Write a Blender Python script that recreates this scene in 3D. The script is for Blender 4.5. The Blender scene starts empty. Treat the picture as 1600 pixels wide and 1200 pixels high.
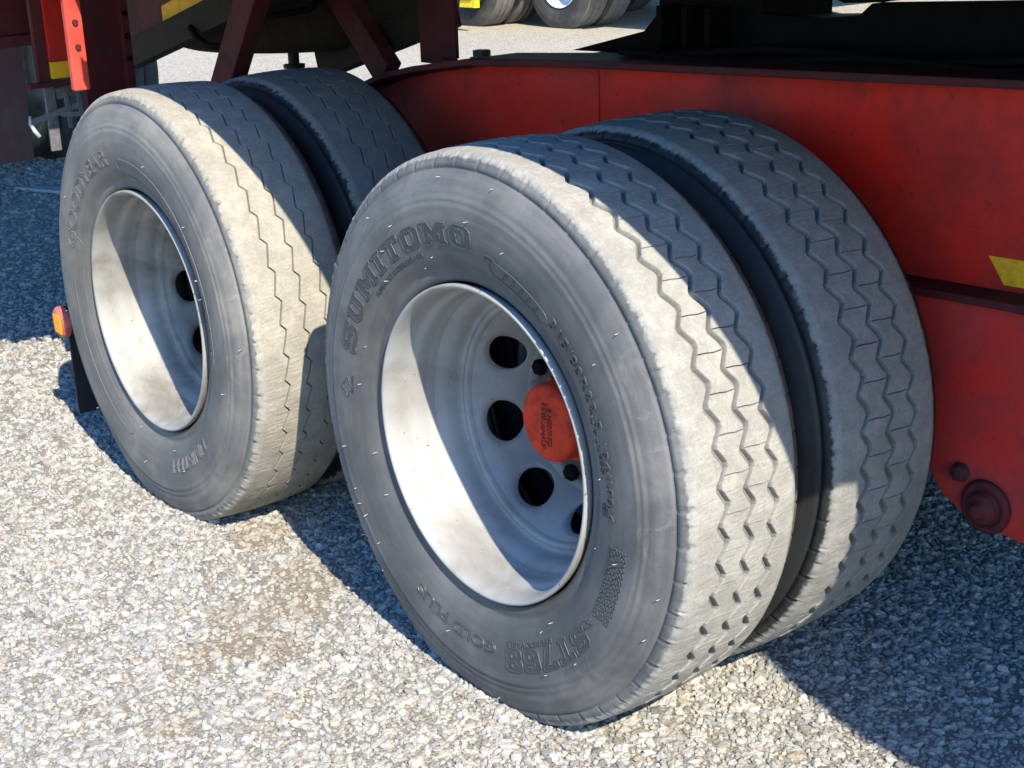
import bpy, math, random
import numpy as np
from mathutils import Vector, Matrix
random.seed(7)
rng = np.random.default_rng(7)
SC = bpy.context.scene
COL = SC.collection

# ------------------------------------------------------------------ camera
CAM_P = Vector((1.9619, -1.4687, 1.4590))
YAW, PITCH, ROLL, FPX = -0.9004, -0.3292, -0.0350, 2278.4
def cam_axes():
    f = Vector((math.sin(YAW)*math.cos(PITCH), math.cos(YAW)*math.cos(PITCH), math.sin(PITCH)))
    r = Vector((math.cos(YAW), -math.sin(YAW), 0)); u = r.cross(f)
    return math.cos(ROLL)*r+math.sin(ROLL)*u, -math.sin(ROLL)*r+math.cos(ROLL)*u, f
_r, _u, _f = cam_axes()
cam_data = bpy.data.cameras.new('camera')
cam_data.sensor_width = 36; cam_data.lens = FPX/1600*36
cam_data.clip_start = 0.05; cam_data.clip_end = 3000
cam = bpy.data.objects.new('camera', cam_data); COL.objects.link(cam)
M = Matrix.Identity(4)
for i in range(3):
    M[i][0] = _r[i]; M[i][1] = _u[i]; M[i][2] = -_f[i]; M[i][3] = CAM_P[i]
cam.matrix_world = M
SC.camera = cam

# ------------------------------------------------------------------ light
SUN_TO = Vector((1.096, -0.31, 1.0)).normalized()
SUN_EL = math.asin(SUN_TO.z); SUN_AZ = math.atan2(SUN_TO.x, SUN_TO.y)
world = bpy.data.worlds.new('World'); SC.world = world; world.use_nodes = True
wn = world.node_tree.nodes; wl = world.node_tree.links
bg = wn.get('Background') or wn.new('ShaderNodeBackground')
sky = wn.new('ShaderNodeTexSky'); sky.sky_type = 'NISHITA'; sky.sun_disc = False
sky.sun_elevation = SUN_EL; sky.sun_rotation = SUN_AZ
sky.air_density = 1.0; sky.dust_density = 0.3; sky.ozone_density = 2.2
hs = wn.new('ShaderNodeHueSaturation'); hs.inputs['Saturation'].default_value = 1.48; hs.inputs['Hue'].default_value = .507   # the photograph's deep blue sky light
wl.new(sky.outputs[0], hs.inputs['Color']); wl.new(hs.outputs[0], bg.inputs[0]); bg.inputs[1].default_value = 0.15
sd = bpy.data.lights.new('sun', 'SUN'); sd.energy = 4.0; sd.angle = math.radians(0.5); sd.color = (1.0, 0.915, 0.75)
sun = bpy.data.objects.new('sun', sd); COL.objects.link(sun)
sun.rotation_euler = (-SUN_TO).to_track_quat('-Z', 'Y').to_euler(); sun.location = (0, 0, 20)
SC.view_settings.view_transform = 'Standard'; SC.view_settings.look = 'None'
SC.view_settings.exposure = 1.28; SC.view_settings.gamma = 1.0; SC.view_settings.use_curve_mapping = False
SC.cycles.use_denoising = True
SC.cycles.max_bounces = 8

# ------------------------------------------------------------------ materials
class NT:
    def __init__(s, name):
        s.m = bpy.data.materials.new(name); s.m.use_nodes = True
        s.n = s.m.node_tree.nodes; s.l = s.m.node_tree.links
        s.b = s.n['Principled BSDF']
    def node(s, t, **kw):
        x = s.n.new(t)
        for k, v in kw.items(): setattr(x, k, v)
        return x
    def link(s, a, b): s.l.new(a, b)
    def coord(s, kind='Object'):
        return s.node('ShaderNodeTexCoord').outputs[kind]
    def noise(s, vec, scale, detail=4, rough=.55, dist=0.):
        n = s.node('ShaderNodeTexNoise'); s.link(vec, n.inputs['Vector'])
        n.inputs['Scale'].default_value = scale; n.inputs['Detail'].default_value = detail
        n.inputs['Roughness'].default_value = rough; n.inputs['Distortion'].default_value = dist
        return n.outputs[0]
    def ramp(s, fac, stops):
        r = s.node('ShaderNodeValToRGB'); e = r.color_ramp.elements
        while len(e) > 1: e.remove(e[-1])
        for i, (p, c) in enumerate(stops):
            q = e[0] if i == 0 else e.new(p)
            q.position = p; q.color = (*c, 1) if len(c) == 3 else c
        s.link(fac, r.inputs[0]); return r.outputs[0]
    def mix(s, fac, a, b):
        m = s.node('ShaderNodeMix', data_type='RGBA')
        if isinstance(fac, (int, float)): m.inputs[0].default_value = fac
        else: s.link(fac, m.inputs[0])
        for k, v in ((6, a), (7, b)):
            if isinstance(v, tuple): m.inputs[k].default_value = (*v, 1)
            else: s.link(v, m.inputs[k])
        return m.outputs[2]
    def math(s, op, a, b=None, c=None, clamp=False):
        m = s.node('ShaderNodeMath', operation=op, use_clamp=clamp)
        for k, v in enumerate((a, b, c)):
            if v is None: continue
            if isinstance(v, (int, float)): m.inputs[k].default_value = v
            else: s.link(v, m.inputs[k])
        return m.outputs[0]
    def sstep(s, v, a, b):
        m = s.node('ShaderNodeMapRange', interpolation_type='SMOOTHSTEP')
        s.link(v, m.inputs[0]); m.inputs[1].default_value = a; m.inputs[2].default_value = b
        return m.outputs[0]
    def bump(s, h, strength=.3, dist=.01):
        b = s.node('ShaderNodeBump'); b.inputs['Strength'].default_value = strength
        b.inputs['Distance'].default_value = dist; s.link(h, b.inputs['Height'])
        s.link(b.outputs[0], s.b.inputs['Normal'])
    def col(s, c): 
        if isinstance(c, tuple): s.b.inputs['Base Color'].default_value = (*c, 1)
        else: s.link(c, s.b.inputs['Base Color'])
    def set(s, rough=None, metal=None, spec=None):
        if rough is not None:
            if isinstance(rough, (int, float)): s.b.inputs['Roughness'].default_value = rough
            else: s.link(rough, s.b.inputs['Roughness'])
        if metal is not None: s.b.inputs['Metallic'].default_value = metal
        if spec is not None: s.b.inputs['Specular IOR Level'].default_value = spec

def paint(name, c, dirt=(.06, .045, .04), amount=.35, rough=.5, scale=6, fade=None, metal=0., spec=.2):
    t = NT(name); co = t.coord()
    n1 = t.noise(co, scale, 6, .6, .4); n2 = t.noise(co, scale*9, 4, .6)
    base = t.mix(t.ramp(t.noise(co, scale*.5, 3), [(.35, (0,)*3), (.7, (1,)*3)]), c, fade or tuple(min(1, x*1.25+.01) for x in c))
    f = t.math('MULTIPLY', t.sstep(t.math('ADD', n1, t.math('MULTIPLY', n2, .35)), .55, .95), amount)
    # scratches and small chips
    mp = t.node('ShaderNodeMapping'); t.link(co, mp.inputs[0]); mp.inputs['Scale'].default_value = (1.2, 1, 16); mp.inputs['Rotation'].default_value = (0, .5, 0)
    scr = t.sstep(t.noise(mp.outputs[0], scale*5, 2, .5, .3), .70, .735)
    chip = t.sstep(t.noise(co, scale*13, 3, .6, .5), .665, .69)
    f = t.math('MAXIMUM', f, t.math('MULTIPLY', t.math('MAXIMUM', scr, chip), min(1., amount*1.1)))
    t.col(t.mix(f, base, dirt))
    sp = t.sstep(t.noise(co, scale*22, 2, .5), .70, .74)
    t.set(t.math('ADD', rough, t.math('MULTIPLY', n1, .25)), metal, spec)
    t.bump(n2, .12, .004)
    return t.m

def rubber(name, side, side2, dust, r_edge=.5235, wear=.010):
    """tyre rubber: dark sidewall, pale dusty tread face; radius taken from the tyre's own axis"""
    t = NT(name); co = t.coord()
    sp = t.node('ShaderNodeSeparateXYZ'); t.link(co, sp.inputs[0])
    r = t.math('SQRT', t.math('ADD', t.math('MULTIPLY', sp.outputs[0], sp.outputs[0]), t.math('MULTIPLY', sp.outputs[2], sp.outputs[2])))
    nbig = t.noise(co, 5, 4, .6, .3); nmid = t.noise(co, 22, 5, .6); nf = t.noise(co, 160, 4, .65)
    # streaks that run round the tyre: noise in (radius) mostly
    cb = t.node('ShaderNodeCombineXYZ')
    ang = t.math('ARCTAN2', sp.outputs[2], sp.outputs[0])
    t.link(t.math('MULTIPLY', r, 60), cb.inputs[0]); t.link(t.math('MULTIPLY', ang, 1.6), cb.inputs[1])
    streak = t.noise(cb.outputs[0], 1.2, 5, .6, .2)
    rj = t.math('ADD', r, t.math('MULTIPLY', t.math('SUBTRACT', t.noise(co, 75, 5, .7), .5), wear*1.6))
    f = t.sstep(rj, r_edge-.0035, r_edge+.0025)
    sw = t.mix(t.sstep(t.math('ADD', t.math('MULTIPLY', nbig, .75), t.math('MULTIPLY', streak, .32)), .40, .70), side, side2)
    sw = t.mix(t.math('MULTIPLY', t.sstep(nmid, .52, .8), .4), sw, tuple(x*.55 for x in side))
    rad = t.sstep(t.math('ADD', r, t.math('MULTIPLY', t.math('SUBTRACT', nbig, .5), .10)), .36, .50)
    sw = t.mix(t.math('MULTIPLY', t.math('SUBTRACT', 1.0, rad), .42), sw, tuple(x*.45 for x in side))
    scuff = t.math('MULTIPLY', t.sstep(t.noise(co, 11, 6, .75, 1.5), .56, .72), t.math('MULTIPLY', rad, .45))
    sw = t.mix(scuff, sw, (side2[0]*1.45, side2[1]*1.35, side2[2]*1.2))
    dk = tuple(x*.70 for x in dust)
    td = t.mix(t.sstep(t.math('ADD', t.math('MULTIPLY', nmid, .6), t.math('MULTIPLY', nf, .4)), .36, .68), dk, dust)
    pits = t.sstep(t.noise(co, 260, 2, .5), .66, .72)
    td = t.mix(t.math('MULTIPLY', pits, .45), td, tuple(x*.3 for x in dust))
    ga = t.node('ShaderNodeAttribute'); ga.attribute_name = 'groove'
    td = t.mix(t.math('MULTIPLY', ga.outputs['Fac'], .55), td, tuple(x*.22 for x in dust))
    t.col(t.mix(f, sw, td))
    t.set(t.math('ADD', .58, t.math('MULTIPLY', f, .35)), 0, .35)
    h = t.math('ADD', t.math('MULTIPLY', nf, .6), t.math('MULTIPLY', nmid, .8))
    t.bump(h, .35, .0025)
    return t.m

def rimpaint(name, c, dirt, amount, deep=.45):
    t = NT(name); co = t.coord()
    n1 = t.noise(co, 7, 5, .6, .3); n2 = t.noise(co, 60, 4, .6); n3 = t.noise(co, 130, 2, .5)
    f = t.math('MULTIPLY', t.sstep(n1, .4, .75), amount)
    base = t.mix(f, c, dirt)
    chips = t.sstep(n3, .735, .75)
    sp = t.node('ShaderNodeSeparateXYZ'); t.link(co, sp.inputs[0])
    r = t.math('SQRT', t.math('ADD', t.math('MULTIPLY', sp.outputs[0], sp.outputs[0]), t.math('MULTIPLY', sp.outputs[2], sp.outputs[2])))
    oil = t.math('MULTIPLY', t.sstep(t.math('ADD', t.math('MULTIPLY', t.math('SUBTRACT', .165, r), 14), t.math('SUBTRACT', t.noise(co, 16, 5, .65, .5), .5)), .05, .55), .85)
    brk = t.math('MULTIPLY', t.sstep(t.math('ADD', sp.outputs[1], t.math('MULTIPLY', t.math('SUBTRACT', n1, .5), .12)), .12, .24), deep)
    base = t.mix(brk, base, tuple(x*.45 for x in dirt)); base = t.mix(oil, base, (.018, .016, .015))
    t.col(t.mix(chips, base, (.06, .045, .035)))
    t.set(t.math('ADD', .42, t.math('MULTIPLY', n1, .3)), .0, .4)
    t.bump(n2, .08, .002)
    return t.m

def flat(name, c, rough=.6, metal=0., bumpy=.1, scale=40, spec=.3):
    t = NT(name); co = t.coord()
    n = t.noise(co, scale, 4, .6)
    t.col(t.mix(t.sstep(n, .3, .75), tuple(x*.75 for x in c), tuple(min(1, x*1.15) for x in c)))
    t.set(rough, metal, spec); t.bump(n, bumpy, .004)
    return t.m

MAT = {}
MAT['tyreA'] = rubber('worn_rubber', (.085, .088, .090), (.165, .160, .155), (.325, .318, .295), .5205)
MAT['tyreB'] = rubber('dusty_rubber', (.115, .115, .113), (.22, .205, .18), (.35, .325, .275), .5190, .014)
MAT['tyreA_inner'] = rubber('inner_rubber', (.012, .013, .014), (.024, .025, .027), (.27, .265, .25), .5205)  # less dusty inner sidewall, darkened further to carry the shade between the duals
MAT['tyreB_inner'] = rubber('inner_dusty_rubber', (.012, .013, .014), (.026, .026, .027), (.22, .21, .19), .5190, .02)  # rear inner tyre: little sidewall dust, plus shade put into the colour
MAT['tyreC'] = rubber('far_rubber', (.05, .05, .052), (.10, .098, .095), (.16, .155, .14), .5205)
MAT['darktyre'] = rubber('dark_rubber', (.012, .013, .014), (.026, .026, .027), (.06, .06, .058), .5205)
MAT['text'] = flat('raised_rubber', (.065, .07, .075), .42, 0, .1, 200)
MAT['textB'] = flat('raised_dusty_rubber', (.13, .125, .118), .55, 0, .1, 200)
MAT['hair'] = flat('rubber_tips', (.34, .34, .34), .5)
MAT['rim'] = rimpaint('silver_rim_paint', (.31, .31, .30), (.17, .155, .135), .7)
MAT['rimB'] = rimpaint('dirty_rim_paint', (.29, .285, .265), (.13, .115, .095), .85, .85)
MAT['red'] = paint('red_chassis_paint', (.62, .016, .006), (.05, .02, .016), .6, .5, 4, (.42, .040, .032))
MAT['dustyred'] = paint('dusty_red_paint', (.58, .022, .014), (.08, .035, .035), .65, .6, 9, (.46, .045, .04))
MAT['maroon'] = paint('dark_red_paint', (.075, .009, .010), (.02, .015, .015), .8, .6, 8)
MAT['brightred'] = paint('faded_red_paint', (.52, .045, .03), (.25, .10, .09), .5, .5, 12)
MAT['cap'] = paint('red_hub_paint', (.56, .038, .012), (.10, .02, .014), .8, .7, 30)
MAT['grease'] = flat('greasy_black', (.005, .0045, .0045), .8, 0, .3, 30, .08)
MAT['dark'] = flat('dark_steel', (.016, .015, .015), .6, 0, .2, 30)
MAT['steel'] = flat('galvanised_steel', (.17, .175, .18), .5, .3, .1, 60)
MAT['brown'] = flat('rusty_brown', (.024, .016, .011), .85, 0, .3, 50)
MAT['yellow'] = paint('yellow_tape', (.80, .40, .012), (.22, .12, .02), .5, .5, 20)
MAT['orange'] = flat('orange_reflector', (.95, .36, .01), .35, 0, .05, 300)
MAT['pinkred'] = flat('pale_red_plastic', (.55, .13, .10), .5)
MAT['rubberflap'] = flat('mudflap_rubber', (.022, .022, .024), .7, 0, .2, 60)
MAT['flapgrey'] = paint('dusty_flap', (.07, .04, .04), (.11, .09, .085), .6, .8, 5)
MAT['rope'] = flat('white_rope', (.45, .44, .42), .8, 0, .4, 200)
MAT['deckwood'] = flat('deck_underside', (.02, .017, .015), .8, 0, .2, 20)
MAT['white'] = flat('white_rim_paint', (.75, .76, .78), .4)
MAT['plank'] = flat('weathered_board', (.42, .42, .42), .8)
MAT['glossred'] = flat('lamp_red', (.7, .03, .02), .3)
MAT['glossyellow'] = flat('lamp_yellow', (.9, .62, .02), .3)
MAT['bluepaint'] = flat('blue_paint', (.05, .12, .42), .5)

# ground colour shared by the sheet and the stones
DIRT_SPOTS = [(-.49, -.26, .09), (-.42, -.21, .07), (-.62, -.22, .06), (-.29, -.51, .04), (-.50, -.35, .06), (-.66, .01, .12), (-.56, -.09, .09), (-.92, .03, .10)]
def dirt_mask(t, wide=1.0):
    g = t.node('ShaderNodeNewGeometry').outputs['Position']
    sp = t.node('ShaderNodeSeparateXYZ'); t.link(g, sp.inputs[0])
    nz = t.math('MULTIPLY', t.math('SUBTRACT', t.noise(g, 9, 5, .65), .5), .9)
    tot = None
    for (x, y, r) in DIRT_SPOTS:
        dx = t.math('SUBTRACT', sp.outputs[0], x); dy = t.math('SUBTRACT', sp.outputs[1], y)
        d = t.math('SQRT', t.math('ADD', t.math('MULTIPLY', dx, dx), t.math('MULTIPLY', dy, dy)))
        v = t.math('SUBTRACT', 1.0, t.math('DIVIDE', d, r*1.5*wide), clamp=True)
        tot = v if tot is None else t.math('MAXIMUM', tot, v)
    return g, t.sstep(t.math('ADD', tot, nz), .28, .62)

def ground_mat():
    t = NT('gravel_ground'); g, m = dirt_mask(t)
    v = t.node('ShaderNodeTexVoronoi'); v.inputs['Scale'].default_value = 70; t.link(g, v.inputs['Vector'])
    v2 = t.node('ShaderNodeTexVoronoi'); v2.inputs['Scale'].default_value = 160; t.link(g, v2.inputs['Vector'])
    sepc = t.node('ShaderNodeSeparateColor'); t.link(v.outputs['Color'], sepc.inputs[0])
    stone = t.ramp(sepc.outputs[0], [(0, (0.340, 0.305, 0.237)), (.3, (0.553, 0.510, 0.409)), (.6, (0.708, 0.642, 0.496)), (.85, (0.617, 0.497, 0.335)), (1, (0.800, 0.780, 0.620))])
    edge = t.sstep(v.outputs['Distance'], .0, .75)
    stone = t.mix(t.math('MULTIPLY', edge, .65), stone, (0.172, 0.155, 0.132))
    big = t.noise(g, 1.3, 4, .6)
    stone = t.mix(t.math('MULTIPLY', t.sstep(big, .45, .7), .35), stone, (0.482, 0.425, 0.333))
    fine = t.mix(t.noise(g, 120, 5, .7), (0.16, 0.145, 0.12), (0.31, 0.285, 0.24))
    fine = t.mix(m, fine, t.mix(t.noise(g, 60, 4), (0.17, 0.14, 0.10), (0.29, 0.245, 0.185)))
    # close to the trucks the built stones lie on fine crushed dust; the cell pattern takes over farther off
    dv = t.node('ShaderNodeVectorMath', operation='DISTANCE'); t.link(g, dv.inputs[0]); dv.inputs[1].default_value = (-.5, .2, 0)
    far = t.sstep(dv.outputs['Value'], 2.5, 6.0)
    t.col(t.mix(far, fine, stone))
    t.set(.9, 0, .25)
    h = t.math('ADD', t.math('MULTIPLY', t.math('SUBTRACT', 1.0, v.outputs['Distance']), t.math('MULTIPLY', far, 1.0)), t.math('MULTIPLY', t.math('SUBTRACT', 1., v2.outputs['Distance']), .35))
    t.bump(h, .8, .012)
    return t.m
def stone_mat():
    t = NT('crushed_stone'); g, m = dirt_mask(t)
    oi = t.node('ShaderNodeObjectInfo')
    c = t.ramp(oi.outputs['Random'], [(0, (.13, .13, .125)), (.08, (.23, .23, .22)), (.28, (.32, .315, .295)), (.52, (.39, .38, .35)), (.70, (.345, .325, .28)), (.82, (.46, .45, .415)), (.92, (.29, .295, .295)), (.99, (.31, .25, .19)), (1, (.52, .51, .475))])
    co = t.coord('Object')
    n = t.noise(co, 2.2, 4, .6)
    c = t.mix(t.math('MULTIPLY', t.sstep(n, .45, .75), .3), c, (0.252, 0.222, 0.178))
    big = t.noise(g, 1.6, 3, .6)
    c = t.mix(t.math('MULTIPLY', t.sstep(big, .45, .7), .25), c, (0.355, 0.318, 0.252))
    c = t.mix(t.math('MULTIPLY', m, .45), c, (.27, .225, .16))
    t.col(c); t.set(.8, 0, .3); t.bump(n, .3, .3)
    return t.m
MAT['ground'] = ground_mat(); MAT['stone'] = stone_mat()

# ------------------------------------------------------------------ mesh helpers
class MB:
    def __init__(s): s.v = []; s.f = []; s.sm = []
    def add(s, vs, fs, smooth=False):
        o = len(s.v); s.v += [tuple(map(float, v)) for v in vs]; s.f += [tuple(i+o for i in f) for f in fs]; s.sm += [smooth]*len(fs); return s
    def box(s, x0, x1, y0, y1, z0, z1):
        vs = [(x, y, z) for x in (x0, x1) for y in (y0, y1) for z in (z0, z1)]
        return s.add(vs, [(0, 1, 3, 2), (4, 6, 7, 5), (0, 4, 5, 1), (2, 3, 7, 6), (0, 2, 6, 4), (1, 5, 7, 3)])
    def prism(s, poly, y0, y1, ax='y'):
        n = len(poly)
        P = (lambda a, b, c: (a, c, b)) if ax == 'y' else (lambda a, b, c: (c, a, b)) if ax == 'x' else (lambda a, b, c: (a, b, c))
        vs = [P(a, b, y0) for a, b in poly]+[P(a, b, y1) for a, b in poly]
        fs = [tuple(range(n)), tuple(range(2*n-1, n-1, -1))]+[(i, i+n, (i+1) % n+n, (i+1) % n) for i in range(n)]
        return s.add(vs, fs)
    def bar(s, a, b, w, h, up=(0, 1, 0)):
        a, b = Vector(a), Vector(b); d = (b-a).normalized(); u = Vector(up); sd_ = d.cross(u).normalized(); u = sd_.cross(d).normalized()
        vs = [p+sd_*i*w/2+u*j*h/2 for p in (a, b) for i, j in ((-1, -1), (1, -1), (1, 1), (-1, 1))]
        return s.add(vs, [(0, 1, 2, 3), (7, 6, 5, 4), (0, 4, 5, 1), (1, 5, 6, 2), (2, 6, 7, 3), (3, 7, 4, 0)])
    def tube(s, pts, r, n=8, closed=False, cap=True):
        pts = [Vector(p) for p in pts]; N = len(pts); vs = []; fs = []
        ref = None
        for i, p in enumerate(pts):
            a = pts[(i-1) % N] if (closed or i > 0) else p; b = pts[(i+1) % N] if (closed or i < N-1) else p
            d = (b-a)
            if d.length < 1e-9: d = Vector((1, 0, 0))
            d.normalize()
            if ref is None: ref = Vector((0, 1, 0)) if abs(d.y) < .9 else Vector((1, 0, 0))
            x = d.cross(ref).normalized(); y = x.cross(d)
            rr = r[i] if isinstance(r, (list, tuple)) else r
            for k in range(n):
                t = 2*math.pi*k/n; vs.append(p+x*math.cos(t)*rr+y*math.sin(t)*rr)
        for i in range(N if closed else N-1):
            j = (i+1) % N
            for k in range(n): fs.append((i*n+k, i*n+(k+1) % n, j*n+(k+1) % n, j*n+k))
        if not closed and cap: fs.append(tuple(range(n-1, -1, -1))); fs.append(tuple((N-1)*n+k for k in range(n)))
        return s.add(vs, fs, True)
    def lathe(s, prof, n=64, c=(0, 0, 0), closed=False, a0=0., axis='y'):
        """profile of (radius, height along axis)"""
        m = len(prof); vs = []
        for i in range(n):
            t = a0+2*math.pi*i/n
            for r, h in prof:
                p = (r*math.cos(t), h, r*math.sin(t)) if axis == 'y' else (r*math.cos(t), r*math.sin(t), h) if axis == 'z' else (h, r*math.cos(t), r*math.sin(t))
                vs.append((p[0]+c[0], p[1]+c[1], p[2]+c[2]))
        fs = []
        for i in range(n):
            j = (i+1) % n
            for k in range(m if closed else m-1):
                l = (k+1) % m; fs.append((i*m+k, i*m+l, j*m+l, j*m+k))
        return s.add(vs, fs, True)
    def cyl(s, a, b, r, n=20):
        a, b = Vector(a), Vector(b); d = (b-a).normalized()
        x = d.orthogonal().normalized(); y = d.cross(x)
        vs = [p+x*math.cos(2*math.pi*k/n)*r+y*math.sin(2*math.pi*k/n)*r for p in (a, b) for k in range(n)]
        s.add(vs, [(k, (k+1) % n, n+(k+1) % n, n+k) for k in range(n)], True)
        return s.add(vs, [tuple(range(n-1, -1, -1)), tuple(range(n, 2*n))])
    def mesh(s, name, mat):
        me = bpy.data.meshes.new(name); me.from_pydata(s.v, [], s.f)
        me.polygons.foreach_set('use_smooth', s.sm); me.update()
        import bmesh
        bm = bmesh.new(); bm.from_mesh(me); bmesh.ops.recalc_face_normals(bm, faces=bm.faces[:]); bm.to_mesh(me); bm.free()
        if mat: me.materials.append(MAT[mat] if isinstance(mat, str) else mat)
        return me
def world_of(o):
    v = Vector((0, 0, 0))
    while o is not None: v += o.location; o = o.parent
    return v
def link(name, me, parent=None, loc=(0, 0, 0)):
    o = bpy.data.objects.new(name, me); COL.objects.link(o); o.parent = parent; o.location = loc; return o
def obj(name, mb, mat, parent=None, bevel=0., local=False):
    """mesh built in world coordinates, hung under its parent (only translated parents are used)"""
    if parent is not None and not local:
        w = world_of(parent); mb.v = [(x-w.x, y-w.y, z-w.z) for x, y, z in mb.v]
    o = link(name, mb.mesh(name, mat), parent)
    if bevel:
        b = o.modifiers.new('bevel', 'BEVEL'); b.width = bevel; b.segments = 2; b.limit_method = 'ANGLE'; b.angle_limit = math.radians(40)
    return o
def thing(name, label, cat, loc=(0, 0, 0), group=None):
    o = bpy.data.objects.new(name, None); COL.objects.link(o); o.location = loc; o.empty_display_size = .1
    o['label'] = label; o['category'] = cat
    if group: o['group'] = group
    return o
def tag(o, label=None, cat=None, group=None, kind=None):
    for k, v in (('label', label), ('category', cat), ('group', group), ('kind', kind)):
        if v: o[k] = v
    return o

# ------------------------------------------------------------------ ground
gm = MB(); S = 600
gm.add([(-S, -S, 0), (S, -S, 0), (S, S, 0), (-S, S, 0)], [(0, 1, 2, 3)])
tag(obj('ground', gm, 'ground'), kind='structure')

def gravel():
    xs = np.arange(-8.5, 2.3, .1); ys = np.arange(-1.6, 3.3, .1)
    nx, ny = len(xs), len(ys)
    V = np.array([(x, y, .001) for x in xs for y in ys])
    F = [(i*ny+j, (i+1)*ny+j, (i+1)*ny+j+1, i*ny+j+1) for i in range(nx-1) for j in range(ny-1)]
    d = np.hypot(V[:, 0]-CAM_P.x, V[:, 1]-CAM_P.y)
    dens = np.clip(1.0-(d-3.6)/3.4, .22, 1.0)
    size = np.clip(1.0+(d-3.6)*.10, 1.0, 1.6)
    for (x, y, r) in DIRT_SPOTS:
        q = np.clip(1-np.hypot(V[:, 0]-x, V[:, 1]-y)/(r*1.3), 0, 1); dens *= 1-.6*q
    # thinner cover where wheels have run
    for k in range(40):
        x, y, r = rng.uniform(-5, 1.5), rng.uniform(-1.2, 1.8), rng.uniform(.12, .3)
        q = np.clip(1-np.hypot(V[:, 0]-x, V[:, 1]-y)/r, 0, 1); dens *= 1-.35*q
    me = bpy.data.meshes.new('gravel'); me.from_pydata(V.tolist(), [], F)
    a = me.attributes.new('dens', 'FLOAT', 'POINT'); a.data.foreach_set('value', dens.astype(np.float32))
    a = me.attributes.new('size', 'FLOAT', 'POINT'); a.data.foreach_set('value', size.astype(np.float32))
    o = link('gravel', me); me.materials.append(MAT['stone'])
    ng = bpy.data.node_groups.new('gravel_scatter', 'GeometryNodeTree')
    ng.interface.new_socket('Geometry', in_out='INPUT', socket_type='NodeSocketGeometry')
    ng.interface.new_socket('Geometry', in_out='OUTPUT', socket_type='NodeSocketGeometry')
    N = ng.nodes; L = ng.links
    gi = N.new('NodeGroupInput'); go = N.new('NodeGroupOutput')
    dp = N.new('GeometryNodeDistributePointsOnFaces'); dp.distribute_method = 'POISSON'
    dp.inputs['Distance Min'].default_value = .0080; dp.inputs['Density Max'].default_value = 26000; dp.inputs['Seed'].default_value = 3
    na = N.new('GeometryNodeInputNamedAttribute'); na.data_type = 'FLOAT'; na.inputs['Name'].default_value = 'dens'
    L.new(na.outputs['Attribute'], dp.inputs['Density Factor'])
    L.new(gi.outputs[0], dp.inputs['Mesh'])
    gti = N.new('GeometryNodeGeometryToInstance')
    for k in range(10):
        ico = N.new('GeometryNodeMeshIcoSphere'); ico.inputs['Radius'].default_value = 1.0; ico.inputs['Subdivisions'].default_value = 3
        nt = N.new('ShaderNodeTexVoronoi'); nt.feature = 'F1'; nt.inputs['Scale'].default_value = .95
        pos = N.new('GeometryNodeInputPosition')
        ad = N.new('ShaderNodeVectorMath'); ad.operation = 'ADD'; ad.inputs[1].default_value = (k*7.3+1, k*3.1, k*5.7)
        L.new(pos.outputs[0], ad.inputs[0]); L.new(ad.outputs[0], nt.inputs['Vector'])
        mr = N.new('ShaderNodeMapRange'); mr.inputs[1].default_value = 0; mr.inputs[2].default_value = .8; mr.inputs[3].default_value = 1.22; mr.inputs[4].default_value = .62
        L.new(nt.outputs['Distance'], mr.inputs[0])
        sc = N.new('ShaderNodeVectorMath'); sc.operation = 'SCALE'; L.new(pos.outputs[0], sc.inputs[0]); L.new(mr.outputs[0], sc.inputs['Scale'])
        ml = N.new('ShaderNodeVectorMath'); ml.operation = 'MULTIPLY'
        random.seed(k+50); ml.inputs[1].default_value = (random.uniform(.95, 1.35), random.uniform(.75, 1.05), random.uniform(.5, .78))
        L.new(sc.outputs[0], ml.inputs[0])
        sp_ = N.new('GeometryNodeSetPosition'); L.new(ico.outputs['Mesh'], sp_.inputs['Geometry']); L.new(ml.outputs[0], sp_.inputs['Position'])
        L.new(sp_.outputs[0], gti.inputs[0])
    ip = N.new('GeometryNodeInstanceOnPoints'); L.new(dp.outputs['Points'], ip.inputs['Points']); L.new(gti.outputs[0], ip.inputs['Instance'])
    ip.inputs['Pick Instance'].default_value = True
    ri = N.new('FunctionNodeRandomValue'); ri.data_type = 'INT'; ri.inputs['Min'].default_value = 0 if False else ri.inputs['Min'].default_value
    for s_ in ri.inputs:
        if s_.type == 'INT' and s_.name == 'Min': s_.default_value = 0
        if s_.type == 'INT' and s_.name == 'Max': s_.default_value = 9
    L.new([q for q in ri.outputs if q.type == 'INT'][0], ip.inputs['Instance Index'])
    rr = N.new('FunctionNodeRandomValue'); rr.data_type = 'FLOAT_VECTOR'
    rv = [q for q in rr.inputs if q.type == 'VECTOR']; rv[0].default_value = (-.5, -.5, 0); rv[1].default_value = (.5, .5, 6.283)
    L.new([q for q in rr.outputs if q.type == 'VECTOR'][0], ip.inputs['Rotation'])
    rs = N.new('FunctionNodeRandomValue'); rs.data_type = 'FLOAT'
    rf = [q for q in rs.inputs if q.type == 'VALUE']; rf[0].default_value = 0; rf[1].default_value = 1
    rsin = [q for q in rs.inputs if q.name == 'Seed'][0]; rsin.default_value = 11
    pw = N.new('ShaderNodeMath'); pw.operation = 'POWER'; L.new([q for q in rs.outputs if q.type == 'VALUE'][0], pw.inputs[0]); pw.inputs[1].default_value = 3.6
    m1 = N.new('ShaderNodeMath'); m1.operation = 'MULTIPLY_ADD'; L.new(pw.outputs[0], m1.inputs[0]); m1.inputs[1].default_value = .0100; m1.inputs[2].default_value = .0047
    ns = N.new('GeometryNodeInputNamedAttribute'); ns.data_type = 'FLOAT'; ns.inputs['Name'].default_value = 'size'
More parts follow.
